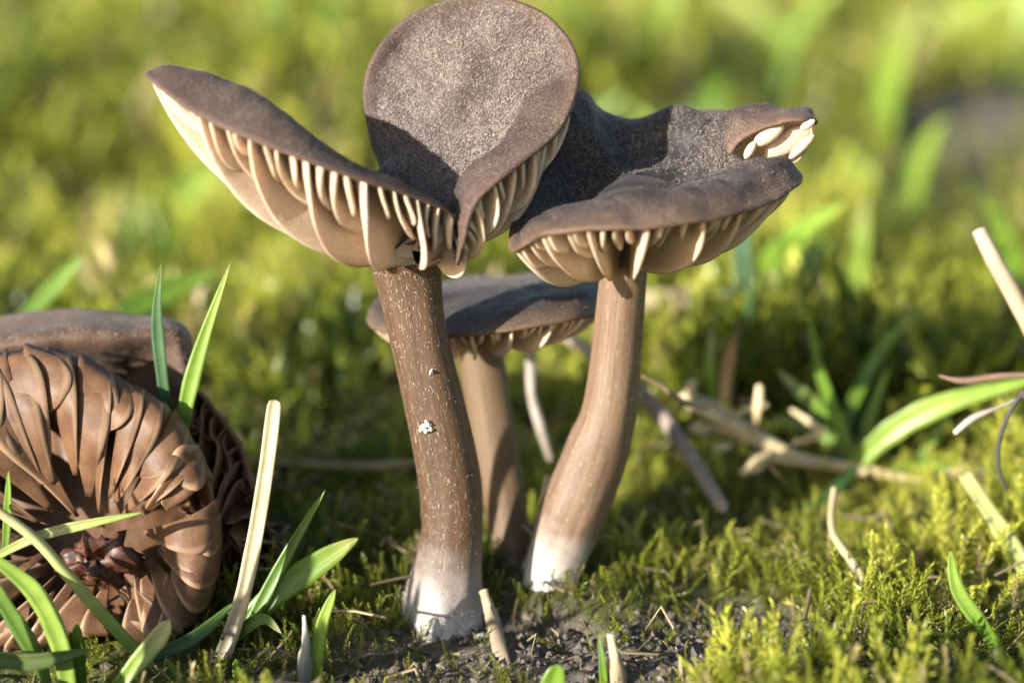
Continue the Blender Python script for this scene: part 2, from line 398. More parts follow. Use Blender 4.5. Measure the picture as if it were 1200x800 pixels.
class Cap:
    def __init__(s, centre, ctrl, apex, rs, flip=1, sag=-.1, rough=.02, seed=1, thick=(.12, .035), nth=300, nt=44):
        C = P(*centre); s.C = C; s.apex = P(*apex); s.rs = rs
        Rm = np.array([P(*c[0]) for c in ctrl]); Sh = np.array([P(*c[1]) for c in ctrl])
        big = catmull(np.c_[Rm, Sh], 1600, True)
        dl = np.linalg.norm(np.diff(np.r_[big[:, :3], big[:1, :3]], axis=0), axis=1)
        # even spacing measured along the shoulder and rim together
        dl = dl*.5+.5*np.linalg.norm(np.diff(np.r_[big[:, 3:], big[:1, 3:]], axis=0), axis=1)+1e-4
        cum = np.r_[0, np.cumsum(dl)]; s.per = cum[-1]
        q = np.interp(np.arange(nth)/nth*cum[-1], cum, np.arange(1601)); 
        s.cth = lambda c: np.interp(c*1600/len(ctrl), np.arange(1601), cum)/cum[-1]
        ext = np.r_[big, big[:1]]; i = np.floor(q).astype(int); f = (q-i)[:, None]
        rs_ = ext[i]*(1-f)+ext[np.minimum(i+1, 1600)]*f
        s.t = np.linspace(0, 1, nt)**.85
        G = radial(C, rs_[:, 3:], rs_[:, :3], s.t, sag, np.array([0, 0, 1.]))
        n = s.normals(G)*flip
        lump = fbm(G, 2.6, seed*13, 3)*rough*2.2+fbm(G, 9, seed*13+5, 2)*rough*.5
        n = nrm(sum(np.roll(n, q, 0) for q in range(-18, 19)))
        G = G+n*(lump*np.clip(s.t*2, 0, 1)*np.clip((1.04-s.t)*6, .3, 1))[..., None]
        s.G = G; s.n = s.normals(G)*flip; s.nth = nth; s.nt = nt
        th = thick[0]+(thick[1]-thick[0])*s.t**.7
        sub = (slice(None, None, 3), slice(1, None, 2)); s.near_p = G[sub].reshape(-1, 3); s.near_n = s.n[sub].reshape(-1, 3); s.near_t = np.broadcast_to(s.t[1::2], G[sub].shape[:2]).ravel()
        # in tight folds the flesh thins out instead of crossing itself
        def smooth(v, k):
            return nrm(sum(np.roll(v, q, 0) for q in range(-k, k+1)))
        wide, narrow = smooth(s.n, 22), smooth(s.n, 6)
        ag = np.sum(s.n*wide, -1)
        ag = np.min([np.roll(ag, q, 0) for q in range(-6, 7, 2)], 0); ag = np.minimum(ag, np.minimum(np.roll(ag, 1, 1), np.roll(ag, -1, 1)))
        s.tight = ag < .45
        s.U = G-narrow*(th[None]*np.clip((ag-.1)*1.3, .06, 1))[..., None]
        # rounded lip
        s.L1 = G[:, -1]+nrm(G[:, -1]-G[:, -3])*thick[1]*.45-s.n[:, -1]*thick[1]*.5
    def normals(s, G):
        du = np.roll(G, -1, 0)-np.roll(G, 1, 0); dv = np.gradient(G, axis=1)
        n = np.cross(dv, du); n[:, 0] = n[:, 1].mean(0)
        return nrm(n)
    def mesh(s, base, mt, mu, seal=()):
        nt, nth = s.nt, s.nth
        rows = np.concatenate([s.G, s.L1[:, None], s.U[:, ::-1]], 1)
        tv = np.concatenate([np.broadcast_to(s.t, (nth, nt)), np.ones((nth, 1)), np.broadcast_to(s.t[::-1], (nth, nt))], 1)
        F = grid_faces(nth, rows.shape[1], True)
        fm = np.tile((np.arange(rows.shape[1]-1) > nt+1).astype(int), nth).reshape(nth, -1)
        fm[:, nt+1:][s.tight[:, ::-1][:, :fm.shape[1]-nt-1]] = 0
        ths = np.arange(nth)/nth
        for a, b in seal:
            m_ = ((ths > s.cth(a)) & (ths < s.cth(b)))[:, None] & (s.t[::-1] < .8)[None, :fm.shape[1]-nt-1]
            fm[:, nt+1:][m_] = 0
        fm = fm.ravel()
        return mesh_data('cap', rows.reshape(-1, 3)-base, F, {'t': tv.ravel()}, True, [mt, mu], fm)
    def at(s, grid, th, t):
        """bilinear sample of a surface at fractional theta (0..1) and t"""
        a = (th % 1)*s.nth; i = int(a) % s.nth; f = a-int(a); k = np.interp(t, s.t, np.arange(s.nt)); j = np.minimum(k.astype(int), s.nt-2); g = (k-j)[:, None]
        A = grid[i]; B = grid[(i+1) % s.nth]; r = A*(1-f)+B*f
        return r[j]*(1-g)+r[j+1]*g
    def gills(s, base, parent, mt, full, belly, lean=0., w=.02, kinds=(1, .46, .72, .40), skip=None, drop=None, t_in=.1, wav=.02, short=(), hug=()):
        cnt = full*len(kinds)
        for q in range(cnt):
            th = (q+random.uniform(-.22, .22))/cnt
            if skip and any(s.cth(a) < th < s.cth(b) for a, b in skip): continue
            L = kinds[q % len(kinds)]*(random.uniform(.85, 1.12) if q % len(kinds) else 1)
            if any(s.cth(a) < th < s.cth(b) for a, b in short): L = min(L, random.uniform(.2, .34))
            hugging = any(s.cth(a) < th < s.cth(b) for a, b in hug)
            ns, nf = 15, 6
            sv = np.linspace(0.0, 1, ns)
            t = .985-(.985-t_in)*sv*min(L, 1)
            u = s.at(s.U, th, t)+s.at(s.n, th, t)*.015; nn = s.at(s.n, th, t)
            R0 = u[0]
            hd = R0-s.apex; hd = nrm(hd-nn.mean(0)*0)
            A0 = s.apex+hd*s.rs
            g = drop if drop is not None else 0
            ctrl = R0*.64+A0*.36-nrm(s.at(s.n, th, np.array([.55]))[0])*belly+np.array([0, 0, -1.])*g
            ss = (.985-t)/(.985-t_in)
            B = ((1-ss)**2)[:, None]*R0+(2*ss*(1-ss))[:, None]*ctrl+(ss**2)[:, None]*A0
            dep = B-u
            if L < 1:
                dep = dep*((np.clip(1-(sv)**2.6, 0, 1)**.5)*.92)[:, None]
                # short gills start deep at once
                dl = np.linalg.norm(dep, axis=1, keepdims=True)
            dn_ = np.sum(dep*nn, 1); lim = -.05*np.clip(ss*6, 0, 1)
            fixm = ((t < .86) | hugging) & (dn_ > lim)
            dep = np.where(fixm[:, None], dep-nn*(dn_-lim)[:, None], dep)
            dep = dep*(1+.08*math.sin(q*1.7))
            rad = nrm(np.gradient(u, axis=0)); dn = nrm(dep.mean(0)+1e-9)
            side = nrm(np.cross(rad, dn)); 
            f = np.r_[0, .3, .6, .85, .96, 1.0]; wf = np.array([1.2, 1., .95, .9, .65, 0])*w*(1 if L == 1 else random.uniform(.7, 1.1))
            ph = random.uniform(0, 6)
            wave = wav*np.sin(sv*5+ph)[:, None]*f[None, :]*1.0
            lat = (lean*random.uniform(.75, 1.25)*f**1.2)[None, :]*np.clip(np.linalg.norm(dep, axis=1)/.2, 0, 1)[:, None]+wave
            Pm = u[:, None]+dep[:, None]*f[None, :, None]+side[:, None]*lat[..., None]
            env = np.clip(np.minimum(sv*8+.25, (1-sv)*8+.3), 0, 1)
            off = side[:, None]*(wf[None, :]*env[:, None])[..., None]
            ring = np.concatenate([Pm+off, (Pm-off)[:, -2::-1]], 1)
            pts = ring.reshape(-1, 3)
            # a gill never comes out through the upper skin
            near = np.argmin(((pts[:, None]-s.near_p[None])**2).sum(-1), 1)
            over = np.sum((pts-s.near_p[near])*s.near_n[near], 1); dist = np.linalg.norm(pts-s.near_p[near], axis=1)
            bad = (over > -.02) & (dist < .5) & (s.near_t[near] < (.99 if hugging else .82))
            pts = np.where(bad[:, None], pts-s.near_n[near]*(over+.03)[:, None], pts)
            V = pts-base
            me = mesh_data('gill', V, grid_faces(ns, ring.shape[1]), None, True, [mt])
            obj('gill', me, parent)
    def fibrils(s, n, base, parent, tmin=.05, length=.03, width=.0022, seed=3, lift=.5):
        r = np.random.default_rng(seed)
        ar = np.linalg.norm(np.cross(np.roll(s.G, -1, 0)[:, 1:-1]-s.G[:, 1:-1], s.G[:, 2:]-s.G[:, 1:-1]), axis=-1)
        cs = np.cumsum(ar.ravel()); pick = np.minimum(np.searchsorted(cs, r.random(n)*cs[-1]), ar.size-1); a = pick // ar.shape[1]; b = pick % ar.shape[1]+1; fa = r.random(n)[:, None]; fb = r.random(n)[:, None]
        a2 = (a+1) % s.nth
        p = (s.G[a, b]*(1-fa)+s.G[a2, b]*fa)*(1-fb)+(s.G[a, b+1]*(1-fa)+s.G[a2, b+1]*fa)*fb
        # thin out where the grid is crowded (towards the centre)
        keep = r.random(n) < .30+.70*np.clip(.5+fbm(p, 5, 3), 0, 1)
        p, a, b = p[keep], a[keep], b[keep]; nn = s.n[a, b]; m = len(p)
        rd = nrm(s.G[a, b+1]-s.G[a, b-1]); sd_ = np.cross(nn, rd)
        ang = r.normal(0, .9, m)[:, None]
        d = nrm(rd*np.cos(ang)+sd_*np.sin(ang)+nn*(lift*np.abs(r.normal(.7, .6, m)))[:, None])
        wv = nrm(np.cross(d, nn)); L = (length*r.uniform(.4, 1.3, m))[:, None]
        mid = p+d*L*.5+nn*L*.12
        V = np.stack([p-wv*width, p+wv*width, mid+wv*width, mid-wv*width, p+d*L], 1)-base
        k = np.arange(m)[:, None]*5
        F = np.concatenate([np.c_[k, k+1, k+2], np.c_[k, k+2, k+3], np.c_[k+3, k+2, k+4]])
        return tag(obj('fibrils', mesh_data('fibrils', V.reshape(-1, 3), F, None, True, [M['fibril']]), parent), 'pale velvety fibrils', kind='stuff')

def stem(base, parent, ctrl, mt, seed=1, foot=.0, extra=None):
    """ctrl: (px, py, y, width in photo pixels) from the top down"""
    c = np.array([np.r_[P(a, b, y), w*.5*px2cm(P(a, b, y))] for a, b, y, w in ctrl])
    q = catmull(c, 90); ctr, rad = q[:, :3], q[:, 3]
    T = nrm(np.gradient(ctr, axis=0)); nu = 56
    X = nrm(np.cross(T, [0, 1., 0])); Y = np.cross(T, X)
    a = np.linspace(0, 2*np.pi, nu, endpoint=False)
    circ = np.cos(a)[:, None, None]*X+np.sin(a)[:, None, None]*Y
    V = ctr[None]+circ*rad[None, :, None]
    ss = np.linspace(0, 1, 90)
    cyl = np.stack([np.cos(a)[:, None]+0*ss, np.sin(a)[:, None]+0*ss, 0*a[:, None]+ss*6], -1)
    r2 = 1+.05*fbm(cyl*np.array([1, 1, .5]), 1.0, seed)+.03*vnoise(cyl*np.array([3.5, 3.5, .4]), 1, seed+4)
    fo = np.clip((ss-.80)*5, 0, 1)*foot
    r2 = r2+fo*fbm(V, 6, seed+9)*.5
    V = ctr[None]+circ*(rad*r2)[..., None]
    hh = np.broadcast_to(1-ss, (nu, 90)); uvc = np.stack([np.cos(a)[:, None]*.25+0*ss+.5, np.sin(a)[:, None]*.25+0*ss+.5, 0*a[:, None]+ss*2], -1)
    me = mesh_data('stem', V.reshape(-1, 3)-base, grid_faces(nu, 90, True), {'h': hh.ravel(), 'uvc': uvc.reshape(-1, 3)}, True, [mt])
    o = obj('stem', me, parent)
    return o, ctr, rad, X, Y
def stem_flecks(st, n, base, par, seed=2, lo=.0, hi=1., length=.014, mt='fibril', out=.3, what='pale scurfy fibrils'):
    o, ctr, rad, X, Y = st; r = np.random.default_rng(seed)
    k = r.integers(int(lo*88), int(hi*88)+1, n); a = r.uniform(0, 2*np.pi, n)
    nn = np.cos(a)[:, None]*X[k]+np.sin(a)[:, None]*Y[k]; p = ctr[k]+nn*(rad[k]*1.01)[:, None]+ (ctr[np.minimum(k+1, 89)]-ctr[k])*r.random(n)[:, None]
    T = nrm(np.cross(X[k], Y[k])); an = r.normal(0, .7, n)[:, None]; sd_ = np.cross(nn, T)
    d = nrm(T*np.cos(an)+sd_*np.sin(an)+nn*np.abs(r.normal(out, .3, n))[:, None]); wv = nrm(np.cross(d, nn))
    L = (length*r.uniform(.3, 1.2, n))[:, None]; w = .0022
    V = np.stack([p-wv*w, p+wv*w, p+d*L+wv*w*.6, p+d*L-wv*w*.6], 1)-base
    tag(obj('fibrils', mesh_data('fibrils', V.reshape(-1, 3), np.arange(n*4).reshape(-1, 4), None, True, [M[mt]]), par), what, kind='stuff')

# --- the tall mushroom whose cap is folded into a wing and an upright lobe
bA = P(519, 715, 0)
A = thing('mushroom', bA, 'tallest brown mushroom, cap folded into a side wing and an upright rounded lobe', 'mushroom')
stA = stem(bA, A, [(470, 276, -.05, 112), (477, 304, -.05, 88), (480, 324, -.05, 78), (491, 390, -.05, 69), (511, 480, -.03, 72), (526, 560, 0, 75), (529, 620, 0, 74), (523, 672, 0, 84), (519, 705, 0, 94), (518, 740, 0, 96)], M['stemA'], 3, foot=.35)
stem_flecks(stA, 2600, bA, A)
capA = Cap((500, 256, -.1), [
    ((171, 84, -.45), (196, 77, -.34)), ((228, 130, -.78), (240, 86, -.46)), ((318, 171, -.98), (312, 128, -.70)), ((420, 206, -.95), (410, 189, -.75)),
    ((500, 233, -.70), (488, 222, -.52)), ((531, 250, -.55), (522, 240, -.42)), ((537, 284, -.36), (527, 262, -.26)),
    ((534, 309, -.55), (531, 288, -.46)), ((550, 248, -.64), (538, 226, -.48)), ((572, 219, -.60), (557, 196, -.38)), ((616, 182, -.44), (596, 160, -.16)),
    ((656, 149, -.20), (634, 112, .10)), ((675, 98, .06), (658, 88, .24)), ((668, 54, .27), (652, 57, .36)), ((636, 18, .44), (625, 29, .47)), ((590, 0, .52), (588, 15, .53)),
    ((540, -2, .57), (545, 15, .56)), ((485, 18, .56), (496, 33, .55)), ((445, 56, .50), (460, 66, .50)), ((427, 106, .42), (443, 110, .40)), ((434, 162, .34), (450, 156, .31)),
    ((443, 202, .30), (456, 188, .24)), ((400, 216, .28), (402, 208, .18)), ((300, 168, .10), (312, 160, .0)), ((216, 104, -.12), (232, 108, -.18))],
    (478, 318, -.05), .20, flip=1, sag=-.06, rough=.012, seed=2)
oA = obj('cap', capA.mesh(bA, M['capA'], M['flesh'], [(19, 24)]), A)
capA.gills(bA, oA, M['gill'], 22, .40, w=.021, drop=.30, skip=[(5.6, 7.3), (19.2, 24.2)], hug=[(12.3, 21)])
capA.fibrils(78000, bA, oA, length=.021, width=.0009)
fl = obj('fleck', mesh_data('fleck', np.array([P(503, 435, -.24), P(507, 431, -.24), P(508, 438, -.24), P(503, 440, -.24), P(505, 436, -.29)])-bA, [[0, 1, 4], [1, 2, 4], [2, 3, 4], [3, 0, 4]], None, False, [M['white']]), stA[0])
pts = []; fc = []
for k, (x, y, s_) in enumerate([(496, 500, 5), (502, 497, 5), (505, 503, 4), (499, 505, 4), (493, 504, 3), (500, 494, 3)]):
    for dx, dy, dz in ((-1, 0, 0), (0, -1, 0), (1, 0, 0), (0, 1, 0), (.1, .1, -.05)):
        pts.append(P(x+dx*s_, y+dy*s_*.8, -.235+dz)-bA)
    fc += [[k*5, k*5+1, k*5+4], [k*5+1, k*5+2, k*5+4], [k*5+2, k*5+3, k*5+4], [k*5+3, k*5, k*5+4]]
obj('fleck', mesh_data('fleck', np.array(pts), fc, None, False, [M['white']]), stA[0])

# --- the broad dark mushroom with the bent stem
bB = P(646, 675, .38)
B = thing('mushroom', bB, 'dark wavy-capped mushroom on a bent stem with a white foot', 'mushroom')
stB = stem(bB, B, [(733, 270, .28, 52), (732, 310, .30, 53), (724, 400, .36, 57), (714, 480, .36, 62), (702, 520, .37, 72), (687, 560, .38, 76), (670, 602, .38, 80), (655, 640, .38, 72), (646, 672, .38, 66), (642, 720, .38, 72)], M['stemB'], 8, foot=.2)
stem_flecks(stB, 350, bB, B, 5, .3)
capB = Cap((735, 205, .15), [
    ((597, 291, -.55), (606, 272, -.45)), ((630, 275, -.86), (632, 250, -.70)), ((665, 267, -1.02), (664, 240, -.82)), ((710, 264, -1.10), (709, 236, -.88)), ((756, 263, -1.10), (754, 233, -.88)),
    ((805, 260, -1.02), (800, 229, -.80)), ((840, 254, -.92), (834, 222, -.68)), ((875, 245, -.76), (868, 208, -.50)), ((910, 231, -.52), (900, 194, -.28)), ((931, 218, -.32), (922, 190, -.14)),
    ((941, 204, -.10), (926, 189, -.02)), ((915, 189, .04), (900, 190, .02)), ((880, 193, .10), (868, 192, .09)),
    ((857, 188, .18), (844, 184, .20)), ((868, 165, .16), (856, 147, .34)), ((890, 150, .10), (880, 134, .42)), ((922, 141, .06), (915, 131, .48)), ((950, 140, .10), (938, 131, .55)),
    ((956, 146, .40), (944, 134, .60)), ((922, 138, .74), (914, 135, .66)),
    ((880, 136, .82), (872, 134, .72)), ((840, 128, .88), (836, 131, .76)), ((790, 130, .90), (788, 134, .78)), ((742, 138, .90), (742, 141, .78)), ((708, 128, .84), (712, 134, .74)),
    ((686, 106, .74), (694, 118, .66)), ((664, 120, .56), (676, 130, .50)), ((625, 200, .20), (640, 196, .20)), ((600, 256, -.20), (612, 244, -.16))],
    (732, 312, .30), .15, flip=1, sag=-.10, rough=.028, seed=5)
oB = obj('cap', capB.mesh(bB, M['capB'], M['flesh'], [(9, 20)]), B)
capB.gills(bB, oB, M['gill'], 20, .28, w=.021, drop=.15, skip=[(9.6, 20.4), (25.5, 27.5)], hug=[(13, 28)])
def flap_face():
    up = catmull([P(*q) for q in ((857, 187, .18), (866, 166, .16), (889, 150, .10), (922, 141, .06), (951, 140, .08))], 30)
    lo = catmull([P(*q) for q in ((860, 192, .20), (884, 196, .32), (914, 197, .36), (940, 184, .30), (956, 150, .14))], 30)
    v = np.linspace(0, 1, 12)
    g = up[:, None]*(1-v)[None, :, None]+lo[:, None]*v[None, :, None]+np.array([0, 1., .05])*(.22*np.sin(np.pi*v)**.8)[None, :, None]*np.sin(np.pi*np.linspace(0.03, .97, 30))[:, None, None]
    n_ = nrm(np.cross(np.gradient(g, axis=0), np.gradient(g, axis=1)))
    two = np.concatenate([g, (g+np.array([0, .03, .0]))[:, ::-1]], 1)
    o = obj('flap', mesh_data('flap', two.reshape(-1, 3)-bB, grid_faces(30, 24), None, True, [M['gill']]), oB)
    tag(o, 'upturned cream gill side of the cap edge')
    for (x0, y0, x1, y1, yy, w, th) in ((884, 170, 918, 146, .16, 20, .045), (873, 186, 885, 166, .16, 11, .035), (896, 184, 952, 148, .24, 26, .035), (925, 186, 954, 158, .22, 12, .03), (938, 152, 955, 141, .10, 10, .03)):
        a, b = P(x0, y0, yy), P(x1, y1, yy-.03); d = b-a; L = np.linalg.norm(d); d = d/L
        sd_ = nrm(np.cross(d, [0, 1., .2])); nn = np.cross(sd_, d); nu, nv = 20, 14
        uu, vv = np.meshgrid(np.linspace(0, 2*np.pi, nu, endpoint=False), np.linspace(0, 1, nv), indexing='ij')
        pr = np.sqrt(np.clip(np.sin(np.pi*(.015+.97*vv)), 0, 1))
        V = a+d*(vv*L)[..., None]+sd_*(np.cos(uu)*pr*w*.5*px2cm(a))[..., None]+nn*(np.sin(uu)*pr*th)[..., None]
        obj('gill', mesh_data('gill', V.reshape(-1, 3)-bB, grid_faces(nu, nv, True), None, True, [M['gill']]), oB)
flap_face()
capB.fibrils(38000, bB, oB, length=.018, width=.0009, seed=8)

for st_, b_, p_, k_ in ((stA, bA, A, 41), (stB, bB, B, 42)): stem_flecks(st_, 1100, b_, p_, k_, .87, 1., .035, 'mycel', .7, 'white woolly threads at the foot')
# --- the small mushroom behind
bC = P(597, 690, .75)
Cc = thing('mushroom', bC, 'small flat-capped mushroom tucked behind the two taller stems', 'mushroom')
stC = stem(bC, Cc, [(560, 360, 1.05, 52), (562, 400, 1.05, 54), (577, 500, .98, 53), (594, 600, .86, 49), (598, 650, .8, 50), (598, 690, .75, 54), (598, 730, .72, 56)], M['stemC'], 12)
capC = Cap((568, 335, 1.1), [
    ((432, 380, .75), (440, 362, .82)), ((470, 390, .40), (474, 374, .56)), ((520, 392, .24), (522, 376, .42)), ((575, 387, .18), (575, 370, .36)), ((630, 379, .22), (628, 359, .40)), ((680, 371, .40), (676, 349, .56)),
    ((712, 364, .85), (700, 340, .9)), ((716, 340, 1.3), (704, 326, 1.28)), ((690, 326, 1.75), (684, 322, 1.65)), ((620, 322, 2.05), (620, 320, 1.92)), ((540, 330, 2.0), (542, 326, 1.9)), ((470, 345, 1.7), (476, 340, 1.6)), ((436, 362, 1.2), (444, 350, 1.2))],
    (562, 392, 1.05), .17, flip=1, sag=.0, rough=.010, seed=9)
oC = obj('cap', capC.mesh(bC, M['capC'], M['flesh']), Cc)
capC.gills(bC, oC, M['gill'], 18, .16, w=.018, drop=.20)
capC.fibrils(16000, bC, oC, length=.018, width=.0013, seed=11)

# --- the collapsed old mushrooms lying in the grass
M['capE'] = M['capold']
bD = P(150, 745, -.45)
D = thing('mushroom', bD, 'old collapsed brown mushroom lying on its side, ragged wide gills turned outward', 'mushroom', )
rimD = [(-75, 640, -.35), (-60, 520, -.15), (-25, 440, 0), (20, 417, .05), (68, 416, .05), (108, 428, .02), (150, 455, -.02), (196, 478, -.06), (230, 522, -.10), (250, 576, -.16), (256, 640, -.24), (245, 700, -.34), (212, 738, -.42), (165, 745, -.45), (120, 738, -.5), (60, 748, -.5), (-20, 745, -.5)]
capD = Cap((115, 640, .12), [(r, (r[0]*.9+11.5, r[1]*.9+64, r[2]+.34)) for r in rimD], (128, 655, -.42), .10, flip=1, sag=0, rough=.02, seed=21)
oD = obj('cap', capD.mesh(bD, M['capold'], M['gillold']), D)
def page_gills(cap, base, parent, mt, n, inner, rx, ry, dome, over, lift, k_len=(1,)):
    """wide old gills flopped over one another like pages; each runs from the rim to the sunken middle"""
    ic = P(*inner); s_ = px2cm(ic); toward = nrm(np.array([.05, -1, .12]))
    def curve(th, sv):
        r0 = cap.at(cap.G, th, np.array([1.0]))[0]; d = r0-ic; a = math.atan2(d[2], d[0])
        e = ic+np.array([math.cos(a)*rx*s_, .12, math.sin(a)*ry*s_])
        r1 = r0+(r0-e)*(.02+.05*_hash(int(th*997), 3, 5, 1))
        return r1+(e-r1)*sv[:, None]+toward*(dome*np.sin(np.pi*np.clip(sv, 0, 1)**.62)**.8)[:, None]
    for q in range(n):
        th = (q+random.uniform(-.2, .2))/n; L = k_len[q % len(k_len)]*random.uniform(.75, 1.08); ov = over*random.uniform(.45, 1.6)/n*(-1 if random.random() < .22 else 1)
        ns, nf = 22, 7; sv = np.linspace(0, 1, ns)*min(L, 1)
        a, b = curve(th, sv), curve(th+ov, sv)
        pr = (np.sin(np.pi*np.clip(np.linspace(.04, .96, ns), 0, 1)**.6)**.45)[:, None]
        f = np.linspace(0, 1, nf)
        ph = random.uniform(0, 6)
        g = a[:, None]+(b-a)[:, None]*pr[:, None]*f[None, :, None]
        out = lift*random.uniform(.7, 1.4)*f**1.5*(1-.35*f**4)
        wob = .025*np.sin(sv*9+ph)[:, None]*f[None]+.02*vnoise(g, 6, q)+.05*vnoise(g, 2.4, 77)
        g = g+toward*((out[None]*pr)+wob)[..., None]
        n_ = nrm(np.cross(np.gradient(g, axis=0), np.gradient(g, axis=1)))
        w_ = .006*np.r_[1, 1, 1, 1, .9, .8, .3][None, :, None]
        ring = np.concatenate([g+n_*w_, (g-n_*w_)[:, ::-1]], 1)
        k = ring.shape[1]; F = [[i*k+j, i*k+(j+1) % k, (i+1)*k+(j+1) % k, (i+1)*k+j] for i in range(ns-1) for j in range(k)]
        F += [[j, k-1-j, k-2-j, j+1] for j in range(nf-1)]+[[(ns-1)*k+j+1, (ns-1)*k+k-2-j, (ns-1)*k+k-1-j, (ns-1)*k+j] for j in range(nf-1)]
        obj('gill', mesh_data('gill', ring.reshape(-1, 3)-base, F, {'e': np.tile(np.r_[f, f[::-1]], ns), 'uvc': np.stack([np.tile(np.r_[f, f[::-1]], ns)+q, np.repeat(sv, k), np.zeros(ns*k)], -1)}, True, [mt]), parent)
page_gills(capD, bD, oD, M['gillold'], 52, (112, 640, -.30), 52, 34, .26, 2.1, .075, (1, .62, 1, .4, .8))
def lump(name, c, r, mt, parent, base, seed, squash=(1, 1, 1), amp=.5):
    nu, nv = 28, 18
    a, b = np.meshgrid(np.linspace(0, 2*np.pi, nu, endpoint=False), np.linspace(.02, np.pi-.02, nv), indexing='ij')
    d = np.stack([np.cos(a)*np.sin(b), np.sin(a)*np.sin(b), np.cos(b)], -1)
    V = c+d*(r*(1+amp*fbm(d, 2.2, seed)))[..., None]*np.array(squash)
    return obj(name, mesh_data(name, V.reshape(-1, 3)-base, grid_faces(nu, nv, True), None, True, [mt]), parent)
tag(lump('stem_stub', P(122, 655, -.42), .17, M['rot'], D, bD, 5, (1.1, .5, .9), .7), 'rotten red-brown broken stem stub')
lump('stem_stub', P(100, 668, -.45), .12, M['rot'], D, bD, 9, (1.2, .7, .8), .7)

bE = P(120, 660, .3)
E = thing('mushroom', bE, 'wilted brown mushroom cap with smooth shaded top slumped behind the ragged gills', 'mushroom')
capE = Cap((95, 500, 1.0), [((-95, 445, .9), (-80, 420, .60)), ((-30, 570, .3), (-20, 540, .34)), ((90, 610, .2), (90, 590, .3)), ((190, 570, .25), (180, 555, .32)), ((224, 490, .50), (212, 490, .44)),
    ((228, 430, .62), (217, 440, .50)), ((222, 388, .76), (212, 398, .54)), ((198, 372, .98), (196, 384, .58)), ((150, 367, 1.10), (148, 384, .56)), ((80, 362, 1.15), (80, 382, .54)), ((0, 372, 1.15), (0, 392, .54)), ((-70, 400, 1.05), (-60, 412, .58))],
    (110, 600, .9), .15, flip=1, sag=.0, rough=.010, seed=25)
oE = obj('cap', capE.mesh(bE, M['capold'], M['gilldark']), E)
capE.gills(bE, oE, M['gilldark'], 18, .12, w=.012, kinds=(1, .4), skip=[(1.2, 3.6)])
capE.fibrils(14000, bE, oE, length=.016, width=.0012, seed=31)

bF = P(270, 715, .15)
Ff = thing('mushroom', bF, 'shrivelled dark brown mushroom with crimped gills between ragged cap and dry straw', 'mushroom')
rimF = [(222, 600, .25), (220, 500, .32), (228, 456, .36), (256, 480, .36), (284, 528, .36), (306, 590, .36), (328, 650, .30), (322, 705, .20), (280, 722, .10), (240, 690, .10)]
capF = Cap((262, 590, .42), [(r, (r[0]*.88+31, r[1]*.88+71, r[2]+.2)) for r in rimF], (255, 625, -.08), .08, flip=1, sag=0, rough=.03, seed=28, nth=200)
oF = obj('cap', capF.mesh(bF, M['capold'], M['gilldark']), Ff)
capF.gills(bF, oF, M['gilldark'], 20, .10, lean=.07, w=.014, kinds=(1, .5), t_in=.16, wav=.05)

# ------------------------------------------------------------------ grass blades, straws, runners
def ribbon(base, parent, name, pts, width, cols, mt='blade', fold=.35, face=(0, -1, .35), tip=1.0, twist=0, thick=.007, blunt=False, n=36):
    """a leaf: pts (px,py,y) from foot to tip, width in photo pixels at its widest"""
    c = catmull([P(*q) for q in pts], n); T = nrm(np.gradient(c, axis=0))
    v = np.linspace(0, 1, n)
    w = width*.5*px2cm(c[n//2])
    prof = np.clip(.72+.5*v, 0, 1)*np.clip(1-np.clip((v-.35)/.65, 0, 1)**(2.0*tip), 0.02, 1)
    if blunt: prof = np.clip(1-.25*v, 0, 1)*np.clip((1.02-v)*40, .8, 1)
    fc = np.array(face, float); sv = nrm(np.cross(T, fc)); nv = np.cross(sv, T)
    tw = (twist*v)[:, None]; sv, nv = sv*np.cos(tw)+nv*np.sin(tw), nv*np.cos(tw)-sv*np.sin(tw)
    u = np.array([-1, -.55, 0, .55, 1.]); 
    jit = 1+.06*vnoise(np.stack([v*9, 0*v, 0*v+len(pts)+width], -1))
    top = c[:, None]+sv[:, None]*(u[None]*(w*prof*jit)[:, None])[..., None]+nv[:, None]*((np.abs(u)-.5)[None]*fold*(w*prof)[:, None])[..., None]
    th = thick*np.array([.4, 1, 1.5, 1, .4])
    bot = top-nv[:, None]*th[None, :, None]
    ring = np.concatenate([top, bot[:, ::-1]], 1); k = ring.shape[1]
    F = []
    for i in range(n-1):
        for j in range(k):
            F.append([i*k+j, i*k+(j+1) % k, (i+1)*k+(j+1) % k, (i+1)*k+j])
    F += [[j, k-1-j, k-2-j, j+1] for j in range(4)]+[[(n-1)*k+j+1, (n-1)*k+k-2-j, (n-1)*k+k-1-j, (n-1)*k+j] for j in range(4)]
    cc = np.array(cols, float); pos = np.linspace(0, 1, len(cc))
    tint = np.stack([np.interp(v, pos, cc[:, i]) for i in range(3)], -1)
    tint = np.repeat(tint, k, 0); uu = np.r_[u, u[::-1]]
    tint = tint*(1+.16*(np.tile(np.abs(uu) < .3, n)))[:, None]
    uvc = np.stack([np.tile(uu, n)*.5+width, np.repeat(v, k)*2, np.zeros(n*k)], -1)
    return obj(name, mesh_data(name, ring.reshape(-1, 3)-base, F, {'tint': tint, 'uvc': uvc}, True, [M[mt]]), parent)
